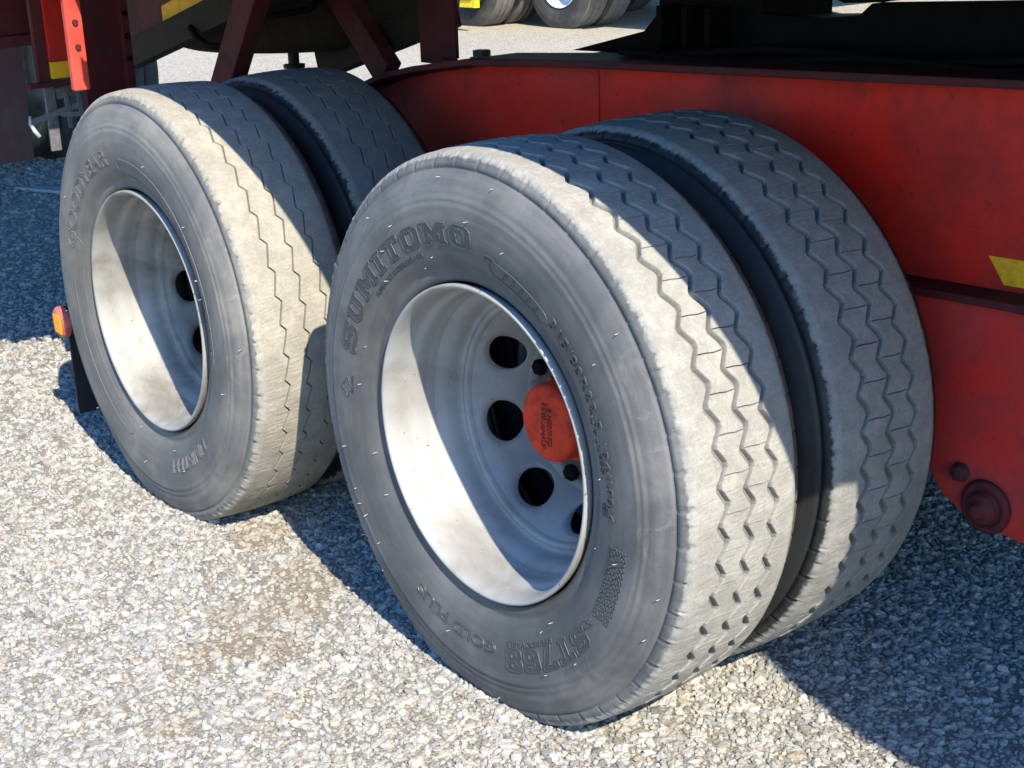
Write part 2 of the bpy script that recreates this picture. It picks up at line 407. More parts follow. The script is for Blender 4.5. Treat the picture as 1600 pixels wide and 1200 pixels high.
    m2 = N.new('ShaderNodeMath'); m2.operation = 'MULTIPLY'; L.new(m1.outputs[0], m2.inputs[0]); L.new(ns.outputs['Attribute'], m2.inputs[1])
    L.new(m2.outputs[0], ip.inputs['Scale'])
    sm = N.new('GeometryNodeSetMaterial'); sm.inputs['Material'].default_value = MAT['stone']
    L.new(ip.outputs[0], sm.inputs[0]); L.new(sm.outputs[0], go.inputs[0])
    md = o.modifiers.new('scatter', 'NODES'); md.node_group = ng
    tag(o, 'loose pale grey crushed stone covering the yard', 'gravel', kind='stuff')
gravel()

# ------------------------------------------------------------------ wheels
# a wheel's own frame: origin on the axle line in the plane of the outer rim flange, +y towards the chassis
R_T = .535; Z_AX = .505
SIDE = [(.2995, .020), (.3015, .012), (.306, .0075), (.312, .0050), (.318, .0045), (.322, .006), (.327, .0035), (.336, -.004), (.348, -.010), (.365, -.0155), (.385, -.0195),
        (.405, -.0215), (.425, -.0215), (.438, -.0210), (.4435, -.0212), (.4460, -.0185), (.450, -.0195), (.456, -.0180), (.4590, -.0155), (.463, -.0155), (.474, -.0115), (.485, -.0065), (.494, -.0010),
        (.5005, .0015), (.5022, .0070), (.5045, .0040), (.5140, .0070)]
_sr = np.array([p[0] for p in SIDE]+[.521]); _sy = np.array([p[1] for p in SIDE]+[.011])
def side_y(r): return np.interp(r, _sr, _sy)
YC = .140   # tyre centre plane
def squash(P):
    """flatten the contact patch onto the ground and let the sidewall bulge above it"""
    z = P[:, 2]+Z_AX
    low = np.clip((.16-z)/.16, 0, 1)
    P[:, 1] += np.where(P[:, 1] < YC, -1, 1)*.010*low**1.5*np.clip((np.hypot(P[:, 0], P[:, 2])-.32)/.1, 0, 1)
    P[:, 2] = np.maximum(z, .0015+.0*z)-Z_AX
    return P
def zig(ph, kind):
    p = ph % 1.0
    if kind == 'A':   # rounded trapezoid wave
        w = np.where(p < .38, p/.38, np.where(p < .5, 1, np.where(p < .88, 1-(p-.5)/.38, 0)))
        return 2*w-1
    w = np.where(p < .78, p/.78, 1-(p-.78)/.22)   # saw with a short hook
    return 2*w-1
def tyre_mesh(name, kind, mat, periods=52, per=16):
    y0, y1 = .012, .256
    if kind == 'A': gv = (.265, .50, .735); gw, gd, amp = .0128, .0095, .0085; lag = (.0, .22, .44)
    else: gv = (.27, .50, .73); gw, gd, amp = .0050, .0060, .0068; lag = (.0, .3, .15)
    W = y1-y0
    # theta rows: uniform per period plus one sipe triple
    base = (np.arange(per)+.0)/per
    if kind == 'A':
        sip = []
        for s0 in (.19, .69): sip += [s0-.018, s0, s0+.018]
        offs = np.sort(np.concatenate([[b for b in base if min(abs(b-.19), abs(b-.69)) > .025], sip]))
    else: offs = base
    ph = np.concatenate([k+offs for k in range(periods)]); th = ph/periods*2*math.pi
    frac = ph % 1.0; NT_ = len(th)
    # across: list of columns (v, groove id, role)
    cols = [(0.0, None, 0), (.012, None, 0), (.03, None, 0), (.06, None, 0)]
    prev = .06
    for gi_, g in enumerate(gv):
        h = gw/W/2
        for t in (.33, .66): cols.append((prev+(g-h*1.25-prev)*t, None, 0))
        cols += [(g-h*1.2, gi_, 0), (g-h, gi_, .12), (g-h*.55, gi_, 1), (g+h*.55, gi_, 1), (g+h, gi_, .12), (g+h*1.2, gi_, 0)]
        prev = g+h*1.2
    for t in (.33, .66): cols.append((prev+(.94-prev)*t, None, 0))
    cols += [(.94, None, 0), (.97, None, 0), (.988, None, 0), (1.0, None, 0)]
    v = np.array([c[0] for c in cols]); role = np.array([c[2] for c in cols], float)
    # zigzag offset field over v (interpolated between the grooves)
    off = np.zeros((NT_, len(v)))
    for i, vv in enumerate(v):
        ws = []
        kn = [0.08]+list(gv)+[.92]
        vals = [np.zeros(NT_)]+[amp*zig(ph+lag[k], kind) for k in range(3)]+[np.zeros(NT_)]
        if vv <= kn[0] or vv >= kn[-1]: continue
        gid = cols[i][1]
        if gid is not None: off[:, i] = vals[gid+1]; continue
        for k in range(4):
            if kn[k] <= vv <= kn[k+1]:
                t = (vv-kn[k])/(kn[k+1]-kn[k]); off[:, i] = vals[k]*(1-t)+vals[k+1]*t
    Y = y0+W*v[None, :]+off
    # crown: shoulder rounding
    e = np.minimum(v, 1-v)
    crown = R_T-.0065*(np.abs(v-.5)*2)**2-np.where(e < .045, .0070*((.045-e)/.045)**2, 0)
    D = role[None, :]*gd*np.ones((NT_, 1))
    TH = np.repeat(th[:, None], len(v), 1)
    if kind == 'A':
        for s0, lo, hi in ((.19, gv[0], gv[1]), (.69, gv[1], gv[2])):
            rows = np.where(np.abs(frac-s0) < 1e-6)[0]
            cc = np.where((v > lo+.012) & (v < hi-.012) & (role == 0))[0]
            D[np.ix_(rows, cc)] = .0045
        wob = .0035*np.sin((v-.25)*2*math.pi*4.2)
        TH = TH+wob[None, :]*((e > .2)[None, :])
    Rr = crown[None, :]-D
    # wear noise and small chips at the shoulder
    Rr += rng.normal(0, .00022, Rr.shape)
    n1 = np.convolve(rng.normal(0, 1, NT_+40), np.ones(5)/5, 'same')[20:NT_+20]
    n2 = np.convolve(rng.normal(0, 1, NT_+40), np.ones(3)/3, 'same')[20:NT_+20]
    for i in (0, 1): Rr[:, i] += -.0022*np.abs(n1)-.0007; Y[:, i] += .0022*n2
    for i in (-1, -2): Rr[:, i] += -.0016*np.abs(n2)-.0007; Y[:, i] -= .0016*n1
    if kind == 'A':   # shoulder cuts: one small notch per period on both edges
        nr = np.where((frac > .50) & (frac < .60))[0]
        for i in (0, 1, 2): Rr[nr, i] -= (.0036, .0024, 0)[i]
        Y[nr, 0] += .004
        for i in (-1, -2, -3): Rr[nr, i] -= (.0036, .0024, 0)[-i-1]
        Y[nr, -1] -= .004
    else:
        nr = np.where((frac > .5) & (frac < .60))[0]
        Rr[nr, 0] -= .004; Y[nr, 0] += .006; Rr[nr, 1] -= .003
        for q in (1, 2): 
            cr = rng.random(NT_) < .12; Rr[cr, q] -= .0016
    X = Rr*np.cos(TH); Z = Rr*np.sin(TH)
    # side walls share the tread's rows
    outer = []
    for r, y in SIDE: outer.append((r, y))
    inner = [(r, 2*YC-y) for r, y in SIDE][::-1]
    def rings(lst):
        r = np.array([p[0] for p in lst])[None, :]*np.ones((NT_, 1)); y = np.array([p[1] for p in lst])[None, :]*np.ones((NT_, 1))
        return r, y
    ro, yo = rings(outer); ri_, yi = rings(inner)
    if kind == 'A':   # the notches run down the buttress
        for col, dd in ((-1, .0035), (-2, .002)): yo[nr, col] += dd; yi[nr, -1-col] -= dd
    Xo, Zo = ro*np.cos(th)[:, None], ro*np.sin(th)[:, None]; Xi, Zi = ri_*np.cos(th)[:, None], ri_*np.sin(th)[:, None]
    XX = np.concatenate([Xo, X, Xi], 1); YY = np.concatenate([yo, Y, yi], 1); ZZ = np.concatenate([Zo, Z, Zi], 1)
    nc = XX.shape[1]
    P = squash(np.stack([XX, YY, ZZ], 2).reshape(-1, 3))
    i = np.arange(NT_); j = (i+1) % NT_; k = np.arange(nc-1)
    F = np.stack([(i[:, None]*nc+k), (i[:, None]*nc+k+1), (j[:, None]*nc+k+1), (j[:, None]*nc+k)], 2).reshape(-1, 4)
    me = bpy.data.meshes.new(name)
    me.vertices.add(len(P)); me.vertices.foreach_set('co', P.astype(np.float32).ravel())
    me.loops.add(F.size); me.loops.foreach_set('vertex_index', F.astype(np.int32).ravel())
    me.polygons.add(len(F)); me.polygons.foreach_set('loop_start', np.arange(0, F.size, 4, dtype=np.int32)); me.polygons.foreach_set('loop_total', np.full(len(F), 4, np.int32))
    sm = np.ones((NT_, nc-1), bool); lo = len(outer); sm[:, lo+3:lo+len(v)-4] = False
    me.polygons.foreach_set('use_smooth', sm.ravel())
    gr = np.zeros((NT_, nc), np.float32); gr[:, lo:lo+len(v)] = np.clip(D/.0045, 0, 1)
    ga = me.attributes.new('groove', 'FLOAT', 'POINT'); ga.data.foreach_set('value', gr.ravel())
    me.update(calc_edges=True); me.validate()
    me.materials.append(MAT[mat]); me.flip_normals()
    return me
def plain_tyre_mesh(name, mat, n=96):
    mb = MB(); pr = SIDE[::2]+[(.5205, .013)]
    pr = pr+[(.528, .035), (.534, .07), (.534, .098), (.526, .101), (.526, .107), (.534, .11), (.535, .140)]
    pr = pr+[(r, 2*YC-y) for r, y in pr[:-1]][::-1]
    mb.lathe(pr, n)
    P = squash(np.array(mb.v)); mb.v = [tuple(p) for p in P]
    return mb.mesh(name, mat)

RIMP = [(.2905, .022), (.2965, .0135), (.2985, .006), (.2985, .0), (.2975, -.003), (.2950, -.0042), (.2920, -.003), (.2895, .001), (.2870, .008), (.2850, .018), (.2838, .030), (.2830, .044), (.2815, .052),
        (.2770, .058), (.2745, .066), (.2735, .080), (.2725, .094), (.2705, .102), (.2650, .110), (.2590, .119), (.2550, .130), (.2530, .142), (.2515, .150), (.2495, .1545), (.2460, .1565), (.2420, .1555), (.2385, .1530), (.2345, .1530), (.2310, .1575), (.2285, .1655)]
CONE0, CONE1 = (.2285, .1655), (.158, .2500)
def rim_mesh(name, mat, holes=8, a_off=math.radians(151)):
    mb = MB(); mb.lathe(RIMP, 128)
    mb.lathe([(.2905, .022), (.286, .05), (.278, .066), (.270, .10), (.262, .14), (.262, .20), (.280, .225), (.2985, .25), (.290, .252), (.27, .22), (.2530, .19), (.2530, .142)], 96)
    dr, dy = CONE1[0]-CONE0[0], CONE1[1]-CONE0[1]; Ls = math.hypot(dr, dy)
    half = math.pi/holes; hr = .0425
    for h in range(holes):
        ac = a_off+h*2*half; rm = CONE0[0]+dr*.5
        n = 48; vs = []; fs = []
        layers = 5
        w, hh = half*rm, Ls/2
        ca = math.atan2(hh, w)
        angs = sorted([2*math.pi*(i+.5)/n for i in range(n)]+[ca, math.pi-ca, math.pi+ca, 2*math.pi-ca]); n = len(angs)
        for t in angs:
            c_, s_ = math.cos(t), math.sin(t)
            k = min(w/abs(c_) if abs(c_) > 1e-9 else 1e9, hh/abs(s_) if abs(s_) > 1e-9 else 1e9)
            ex, ey = c_*k, s_*k
            for q in range(layers):
                f = q/(layers-1)
                f2 = f**.8
                x = c_*hr*(1-f2)+ex*f2; y = s_*hr*(1-f2)+ey*f2
                r_ = CONE0[0]+dr*(.5+y/Ls); yy = CONE0[1]+dy*(.5+y/Ls)
                a = ac+(x/rm)
                vs.append((r_*math.cos(a), yy, r_*math.sin(a)))
            # hole wall
            r_ = CONE0[0]+dr*(.5+s_*hr*1.0/Ls); yy = CONE0[1]+dy*(.5+s_*hr/Ls); a = ac+c_*hr/rm
            nr_, ny_ = dy/Ls, -dr/Ls   # into the disc
            vs.append(((r_+nr_*.0)*math.cos(a), yy+.013, (r_)*math.sin(a)))
        m = layers+1
        for i in range(n):
            j = (i+1) % n
            for q in range(layers-1): fs.append((i*m+q, i*m+q+1, j*m+q+1, j*m+q))
            fs.append((i*m, j*m, j*m+layers, i*m+layers))
        mb.add(vs, fs, True)
    mb.lathe([CONE1, (.150, .2545), (.140, .2565), (.118, .2570), (.100, .2570), (.0885, .2570), (.0885, .272)], 96)
    return mb.mesh(name, mat)
def inner_rim_mesh(name, mat):
    mb = MB(); mb.lathe([(.2905, .022), (.2985, .006), (.2975, -.003), (.292, -.003), (.287, .008), (.283, .044), (.274, .066), (.262, .11), (.255, .14), (.255, .17), (.22, .10), (.20, .03), (.185, -.03), (.17, -.07), (.12, -.088), (.09, -.088)], 64)
    mb.lathe([(.255, .14), (.262, .20), (.280, .225), (.2985, .25), (.290, .252)], 64)
    return mb.mesh(name, mat)
def nut_mesh():
    mb = MB(); mb.lathe([(0, -.020), (.013, -.020), (.0165, -.016), (.0165, 0), (.022, 0), (.022, .006)], 6); return mb.mesh('wheel_nut', 'grease')
def cap_mesh():
    mb = MB()
    mb.lathe([(0, .1640), (.060, .1640), (.068, .1652), (.0735, .1690), (.0755, .1750), (.0760, .2200), (.0770, .2260), (.0870, .2280), (.0885, .2320), (.0885, .2600)], 64)
    for k in range(6):
        a = 2*math.pi*k/6+.2; c = (.082*math.cos(a), .228, .082*math.sin(a))
        mb.lathe([(0, -.007), (.0055, -.007), (.0065, -.005), (.0065, .001)], 6, c)
    # moulded rib and mark on the end face
    mb.lathe([(.0035, .1640), (.004, .1628), (.009, .1628), (.0095, .164)], 24, (.006, 0, -.006))
    return mb.mesh('hub_cap', 'cap')

# lettering ----------------------------------------------------------------
_tmp = {}
def text_mesh(body, extrude=.12, outline=False, bevel=.03):
    cu = bpy.data.curves.new('tmp_text', 'FONT'); cu.body = body; cu.size = 1.0; cu.resolution_u = 3
    if outline: cu.fill_mode = 'NONE'; cu.bevel_depth = bevel; cu.bevel_resolution = 1
    else: cu.extrude = extrude
    o = bpy.data.objects.new('tmp_text', cu); COL.objects.link(o)
    bpy.context.view_layer.update()
    dg = bpy.context.evaluated_depsgraph_get(); me = o.evaluated_get(dg).to_mesh()
    vs = np.array([v.co[:] for v in me.vertices]); fs = [tuple(p.vertices) for p in me.polygons]
    o.evaluated_get(dg).to_mesh_clear(); bpy.data.objects.remove(o); bpy.data.curves.remove(cu)
    return vs, fs
def put_round(mb, vs, fs, th_a, th_b, r0, h, raise_=.0014, fit_h=None):
    """bend flat lettering round the wheel: from angle th_a clockwise to th_b, baseline radius r0, letter height h"""
    vs = vs.copy(); x0, x1 = vs[:, 0].min(), vs[:, 0].max(); yb, yt = (0., fit_h) if fit_h else (vs[:, 1].min(), vs[:, 1].max())
    th = math.radians(th_a)+(vs[:, 0]-x0)/(x1-x0)*(math.radians(th_b)-math.radians(th_a))
    r = r0+(vs[:, 1]-yb)/(yt-yb)*h
    zmax = max(abs(vs[:, 2]).max(), 1e-6)
    y = side_y(r)-vs[:, 2]/zmax*raise_-.0002
    mb.add(np.stack([r*np.cos(th), y, r*np.sin(th)], 1), fs, False)
MAT['letterface'] = flat('letter_face_rubber', (.055, .057, .06), .45, 0, .1, 200)
BLOCK = {
 'S': (5, [[(0,0),(0,2.2),(1.1,2.2),(1.6,1.4),(3.2,1.4),(3.6,1.8),(3.6,2.5),(3.2,2.9),(1,2.9),(0,3.9),(0,6),(1,7),(3.4,7),(3.9,6.6),(3.9,7),(5,7),(5,4.8),(3.9,4.8),(3.4,5.6),(1.8,5.6),(1.4,5.2),(1.4,4.7),(1.8,4.3),(4,4.3),(5,3.3),(5,1),(4,0),(1.6,0),(1.1,.4),(1.1,0)]]),
 'U': (5, [[(0,7),(0,5.9),(.5,5.9),(.5,1),(1.5,0),(3.5,0),(4.5,1),(4.5,5.9),(5,5.9),(5,7),(2.9,7),(2.9,5.9),(3.2,5.9),(3.2,1.7),(2.9,1.4),(2.1,1.4),(1.8,1.7),(1.8,5.9),(2.1,5.9),(2.1,7)]]),
 'M': (6.4, [[(0,0),(0,1.1),(.5,1.1),(.5,5.9),(0,5.9),(0,7),(2,7),(3.2,4),(4.4,7),(6.4,7),(6.4,5.9),(5.9,5.9),(5.9,1.1),(6.4,1.1),(6.4,0),(4.3,0),(4.3,1.1),(4.6,1.1),(4.6,4),(3.6,1.4),(2.8,1.4),(1.8,4),(1.8,1.1),(2.1,1.1),(2.1,0)]]),
 'I': (2.6, [[(0,0),(0,1.1),(.6,1.1),(.6,5.9),(0,5.9),(0,7),(2.6,7),(2.6,5.9),(2,5.9),(2,1.1),(2.6,1.1),(2.6,0)]]),
 'T': (5, [[(1.2,0),(1.2,1.1),(1.8,1.1),(1.8,5.7),(1.2,5.7),(1.0,4.8),(0,4.8),(0,7),(5,7),(5,4.8),(4,4.8),(3.8,5.7),(3.2,5.7),(3.2,1.1),(3.8,1.1),(3.8,0)]]),
 'O': (5, [[(1.2,0),(3.8,0),(5,1.2),(5,5.8),(3.8,7),(1.2,7),(0,5.8),(0,1.2)], [(1.9,1.4),(3.1,1.4),(3.5,1.8),(3.5,5.2),(3.1,5.6),(1.9,5.6),(1.5,5.2),(1.5,1.8)]]),
 '7': (5, [[(1,0),(3,5.5),(1.2,5.5),(1,4.8),(0,4.8),(0,7),(5,7),(5,5.8),(2.8,0)]]),
 '6': (5, [[(1,0),(4,0),(5,1),(5,3.3),(4,4.3),(1.6,4.3),(1.6,5.2),(2,5.6),(3,5.6),(3.4,5.2),(5,5.2),(5,6),(4,7),(1,7),(0,6),(0,1)], [(1.7,1.3),(3.3,1.3),(3.3,3),(1.7,3)]]),
 '8': (5, [[(1,0),(4,0),(5,1),(5,3),(4.5,3.5),(5,4),(5,6),(4,7),(1,7),(0,6),(0,4),(.5,3.5),(0,3),(0,1)], [(1.7,1.3),(3.3,1.3),(3.3,2.9),(1.7,2.9)], [(1.7,4.1),(3.3,4.1),(3.3,5.7),(1.7,5.7)]]),
}
def block_round(mb, body, th_a, th_b, r0, h, rad=.0015):
    adv = 0; items = []
    for ch in body:
        w, loops = BLOCK[ch]; items.append((adv, loops)); adv += w+.9
    tot = adv-.9
    for ax_, loops in items:
        for lp in loops:
            pts = []
            for i in range(len(lp)):
                a, b = lp[i], lp[(i+1) % len(lp)]; n = max(1, int(math.hypot(b[0]-a[0], b[1]-a[1])/.7))
                for k in range(n):
                    x = ax_+a[0]+(b[0]-a[0])*k/n; y = a[1]+(b[1]-a[1])*k/n
                    th = math.radians(th_a+(th_b-th_a)*x/tot); r = r0+y/7*h
                    pts.append((r*math.cos(th), float(side_y(r))-.0003, r*math.sin(th)))
            mb.tube(pts, rad, 6, True)
def block_faces(mb, body, th_a, th_b, r0, h):
    from mathutils.geometry import tessellate_polygon
    adv = 0; items = []
    for ch in body:
        w, loops = BLOCK[ch]; items.append((adv, loops)); adv += w+.9
    tot = adv-.9
    for ax_, loops in items:
        dense = []
        for lp in loops:
            d = []
            for i in range(len(lp)):
                a, b = lp[i], lp[(i+1) % len(lp)]; n = max(1, int(math.hypot(b[0]-a[0], b[1]-a[1])/1.1))
                d += [(ax_+a[0]+(b[0]-a[0])*k/n, a[1]+(b[1]-a[1])*k/n) for k in range(n)]
            dense.append(d)
        tr = tessellate_polygon([[Vector((x, y, 0)) for x, y in d] for d in dense])
        vs = []
        for x, y in [p for d in dense for p in d]:
            th = math.radians(th_a+(th_b-th_a)*x/tot); r = r0+y/7*h
            vs.append((r*math.cos(th), float(side_y(r))-.0009, r*math.sin(th)))
        mb.add(vs, [tuple(t) for t in tr])
def ring_path(mb, pts_pol, rad=.0012, closed=True):
    P = [(r*math.cos(math.radians(t)), float(side_y(r))-.0003, r*math.sin(math.radians(t))) for r, t in pts_pol]
    mb.tube(P, rad, 6, closed)

def squashed(mb):
    if mb.v: mb.v = [tuple(p) for p in squash(np.array(mb.v))]
    return mb
def frame_ring(a, b, r0, r1, n):
    st = [(r1, t) for t in np.linspace(a, b, n)]; da = 1.7 if a > b else -1.7
    return st+[(r0+(r1-r0)*.8, b-da), (r0+(r1-r0)*.5, b-da*1.35), (r0+(r1-r0)*.2, b-da)]+[(r0, t) for t in np.linspace(b, a, n)]+[(r0+(r1-r0)*.2, a+da), (r0+(r1-r0)*.5, a+da*1.35), (r0+(r1-r0)*.8, a+da)]
def lettering_front(w):
    for body, a, b, r, h in (('SUMITOMO', 164.5, 85.0, .371, .040), ('ST768', -38, -76.5, .374, .043)):
        mb = MB(); block_round(mb, body, a, b, r, h, .0015); lt = obj('lettering', squashed(mb), 'text', w, local=True)
        mb = MB(); block_faces(mb, body, a, b, r, h); sq = squashed(mb); mf = sq.mesh('lettering', 'letterface')
        # faces join the outline mesh so each word stays one part
        n0 = len(lt.data.vertices); import bmesh
        bm = bmesh.new(); bm.from_mesh(lt.data); k0 = len(bm.faces); bm.from_mesh(mf); bm.faces.ensure_lookup_table()
        for f_ in bm.faces[k0:]: f_.material_index = 1
        bm.to_mesh(lt.data); bm.free(); lt.data.materials.append(MAT['letterface']); bpy.data.meshes.remove(mf)
    for body, a, b, r, h in (('SUMITOMO RUBBER IND. LTD.', 139, 108.5, .352, .009), ('JAPAN', 79.5, 75.5, .368, .011), ('REGROOVABLE', -54, -76, .362, .010), ('TUBELESS', 27, 9, .352, .010), ('STEEL RADIAL', 178, 172, .372, .006)):
        mb = MB(); vs, fs = text_mesh(body); put_round(mb, vs, fs, a, b, r, h); obj('lettering', squashed(mb), 'text', w, local=True)
    for body, a, b, r, h in (('315/80R22.5', 50.5, 21.0, .362, .025), ('154/150M', 17.5, -2.5, .366, .020)):
        mb = MB(); vs, fs = text_mesh(body); put_round(mb, vs, fs, a, b, r, h, .0022); obj('lettering', squashed(mb), 'text', w, local=True)
    for body, a, b, r, h, bv in (('GOLD PLUS', -81, -118.5, .372, .023, .035),):
        mb = MB(); vs, fs = text_mesh(body, outline=True, bevel=bv); put_round(mb, vs, fs, a, b, r, h); obj('lettering', squashed(mb), 'text', w, local=True)
    mb = MB(); ring_path(mb, [(.400, -33.2), (.386, -35.2), (.388, -33), (.378, -37.5), (.392, -37)], .0014); obj('arrow_mark', squashed(mb), 'text', w, local=True)
    mb = MB(); ring_path(mb, frame_ring(75.5, 53.5, .344, .372, 16), .0014); obj('rounded_frame', mb, 'text', w, local=True)
    mb = MB()
    for t in np.linspace(71, 57, 5): ring_path(mb, [(.351, t+1.2), (.364, t-.2), (.364, t-1.0), (.352, t-.4)], .0009)
    tag(obj('moulded_strokes', mb, 'text', w, local=True), kind='stuff')
    em = []
    for k in range(32):
        t = 2*math.pi*k/32; rr = .0135*(1+.28*math.cos(4*t)); em.append((.392+rr*math.cos(t)*.9, 176.6+math.degrees(rr*1.2*math.sin(t)/.392)))
    mb = MB(); ring_path(mb, em, .0012); E_ = obj('emblem', mb, 'text', w, local=True)
    mb = MB(); ring_path(mb, [(.355+.0085*math.cos(t), -1+math.degrees(.012*math.sin(t)/.355)) for t in np.linspace(0, 2*math.pi, 20)[:-1]], .0010); obj('approval_mark', mb, 'text', w, local=True)
    mb = MB(); vs, fs = text_mesh('E4'); put_round(mb, vs, fs, .3, -2.2, .3515, .007); obj('lettering', mb, 'text', w, local=True)
    # block of tiny moulded lines, illegible in the photograph
    mb = MB()
    for row in range(6):
        t = -8.5-row*.15
        while t > -30:
            d = random.uniform(.5, 1.7); r = .416-row*.0072+abs(t+8)*.0002
            ring_path(mb, [(r-.002, t), (r+.002, t), (r+.002, t-d), (r-.002, t-d)], .0008)
            t -= d+random.uniform(.35, .6)
    tag(obj('moulded_fine_print', squashed(mb), 'text', w, local=True), kind='stuff')
def lettering_rear(w):
    for body, a, b, r, h, bv in (('GOODYEAR', 164, 101.5, .362, .038, .028), ('TUBELESS', 18, -5, .347, .017, .03), ('UNISTEEL', -42, -78, .365, .034, .03)):
        mb = MB(); vs, fs = text_mesh(body, outline=True, bevel=bv); put_round(mb, vs, fs, a, b, r, h); obj('lettering', squashed(mb), 'textB', w, local=True)
    mb = MB(); ring_path(mb, frame_ring(93, -8, .336, .376, 60), .0013); obj('rounded_frame', mb, 'textB', w, local=True)
    mb = MB(); ring_path(mb, frame_ring(-112, -200, .340, .376, 50), .0013); obj('rounded_frame', squashed(mb), 'textB', w, local=True)
    mb = MB(); ring_path(mb, [(.376, 84), (.336, 82.5)], .0010, False)
    for t0 in range(5): ring_path(mb, [(.337, 50-t0*5.5), (.374, 46-t0*5.5), (.374, 44.5-t0*5.5), (.340, 45.5-t0*5.5)], .001)
    tag(obj('moulded_strokes', mb, 'textB', w, local=True), kind='stuff')
def hairs(seed, n=34):
    rnd = random.Random(seed); mb = MB()
    for k in range(n):
        t = rnd.uniform(0, 2*math.pi); r = rnd.choice([.335, .345, .352, .40, .425, .475, .49])+rnd.uniform(-.004, .004)
        y = float(side_y(r)); p = Vector((r*math.cos(t), y, r*math.sin(t)))
        L = rnd.uniform(.005, .011); d = Vector((rnd.uniform(-.3, .3), -1, rnd.uniform(-.3, .3))).normalized()
        mb.tube([p, p+d*L], [.0010, .0008], 5)
    return mb

ME = dict(tyreA=tyre_mesh('tyre', 'A', 'tyreA'), tyreB=tyre_mesh('tyre', 'B', 'tyreB'), tyreC=plain_tyre_mesh('tyre', 'tyreC'),
          rim=rim_mesh('wheel', 'rim'), rimB=rim_mesh('wheel', 'rimB', 8, math.radians(183)), rimW=rim_mesh('wheel', 'white'), rimI=inner_rim_mesh('wheel', 'rimB'),
          nut=nut_mesh(), cap=cap_mesh())
def make_wheel(parent, pos, kind, cap=True, nuts=True, flip=False, rim=None, inner=False):
    w = world_of(parent)
    o = link('wheel', ME[rim or ('rimI' if inner else 'rim' if kind == 'tyreA' else 'rimB' if kind == 'tyreB' else 'rimB')], parent, Vector(pos)-w)
    if flip: o.rotation_euler = (0, 0, math.pi)
    ty = link('tyre', ME[kind], o)
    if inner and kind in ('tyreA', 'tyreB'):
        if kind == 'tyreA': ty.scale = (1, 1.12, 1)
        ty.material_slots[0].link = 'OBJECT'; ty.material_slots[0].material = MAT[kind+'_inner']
    if cap and not inner:
        link('hub_cap', ME['cap'], o)
    if nuts and not inner:
        for k in range(10):
            a = 2*math.pi*k/10+.1; link('wheel_nut', ME['nut'], o, (.132*math.cos(a), .257, .132*math.sin(a)))
    return o

# ------------------------------------------------------------------ the front trailer
TR = thing('trailer', 'red low-frame trailer in front with two pairs of big worn dual wheels', 'trailer', (-1.0, 1.25, 0))
X2, Y2 = -1.274, -.033       # rear pair
DUAL = .342
wA = make_wheel(TR, (0, 0, Z_AX), 'tyreA'); wA['label'] = 'nearest outer wheel with silver rim and red hub cap'
lettering_front(wA)
tag(obj('rubber_hairs', squashed(hairs(3)), 'hair', wA, local=True), kind='stuff')
# moulded name on the hub cap
STAMP = paint('stamped_paint', (.16, .014, .008), (.10, .02, .015), .6, .6, 30)
for body, xo in (('HENRED', .004), ('FRUEHAUF', -.014)):
    mb = MB()
    vs, fs = text_mesh(body, extrude=.5); hgt = .013; ln = .062 if body == 'HENRED' else .070
    x = (vs[:, 0]-vs[:, 0].min())/(vs[:, 0].max()-vs[:, 0].min())*ln; y = vs[:, 1]/.7*hgt
    z0 = .020
    mb.add(np.stack([xo+y, .1638-np.clip(vs[:, 2], -1, 1)*.0020, z0-x], 1), fs); obj('cap_lettering', mb, STAMP, wA, local=True)
mb = MB()
mb.add([(-.010, .1622, .026), (.016, .1622, .026), (.016, .1622, .032), (-.010, .1622, .032), (-.010, .1622, .036), (.004, .1622, .036), (.004, .1622, .042), (-.010, .1622, .042)], [(0, 1, 2, 3), (4, 5, 6, 7)])
tag(obj('cap_emblem', mb, STAMP, wA, local=True), kind='stuff')
wB = make_wheel(TR, (X2, Y2, Z_AX), 'tyreB', cap=False); wB['label'] = 'farther outer wheel with dusty sidewall and dirty rim'
lettering_rear(wB)
tag(obj('rubber_hairs', squashed(hairs(5, 14)), 'hair', wB, local=True), kind='stuff')
mb = MB(); mb.lathe([(0, .20), (.05, .20), (.06, .21), (.065, .28), (.088, .285)], 32); obj('hub', mb, 'grease', wB, local=True)
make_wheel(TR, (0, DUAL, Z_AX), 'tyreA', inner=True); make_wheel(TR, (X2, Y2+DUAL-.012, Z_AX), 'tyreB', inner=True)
YF = 2.5
for x in (0, X2):
    make_wheel(TR, (x, YF, Z_AX), 'tyreC', flip=True); make_wheel(TR, (x, YF-DUAL, Z_AX), 'tyreC', flip=True, inner=True)
    mb = MB(); mb.cyl((x, .30, Z_AX), (x, 2.2, Z_AX), .065, 24); obj('axle', mb, 'dark', TR)
    for y0, y1 in ((.30, .52), (1.98, 2.2)):
        mb = MB(); mb.lathe([(.07, 0), (.215, 0), (.22, .01), (.22, .05), (.21, .055), (.21, y1-y0)], 48, (x, y0, Z_AX)); obj('brake_drum', mb, 'dark', TR)

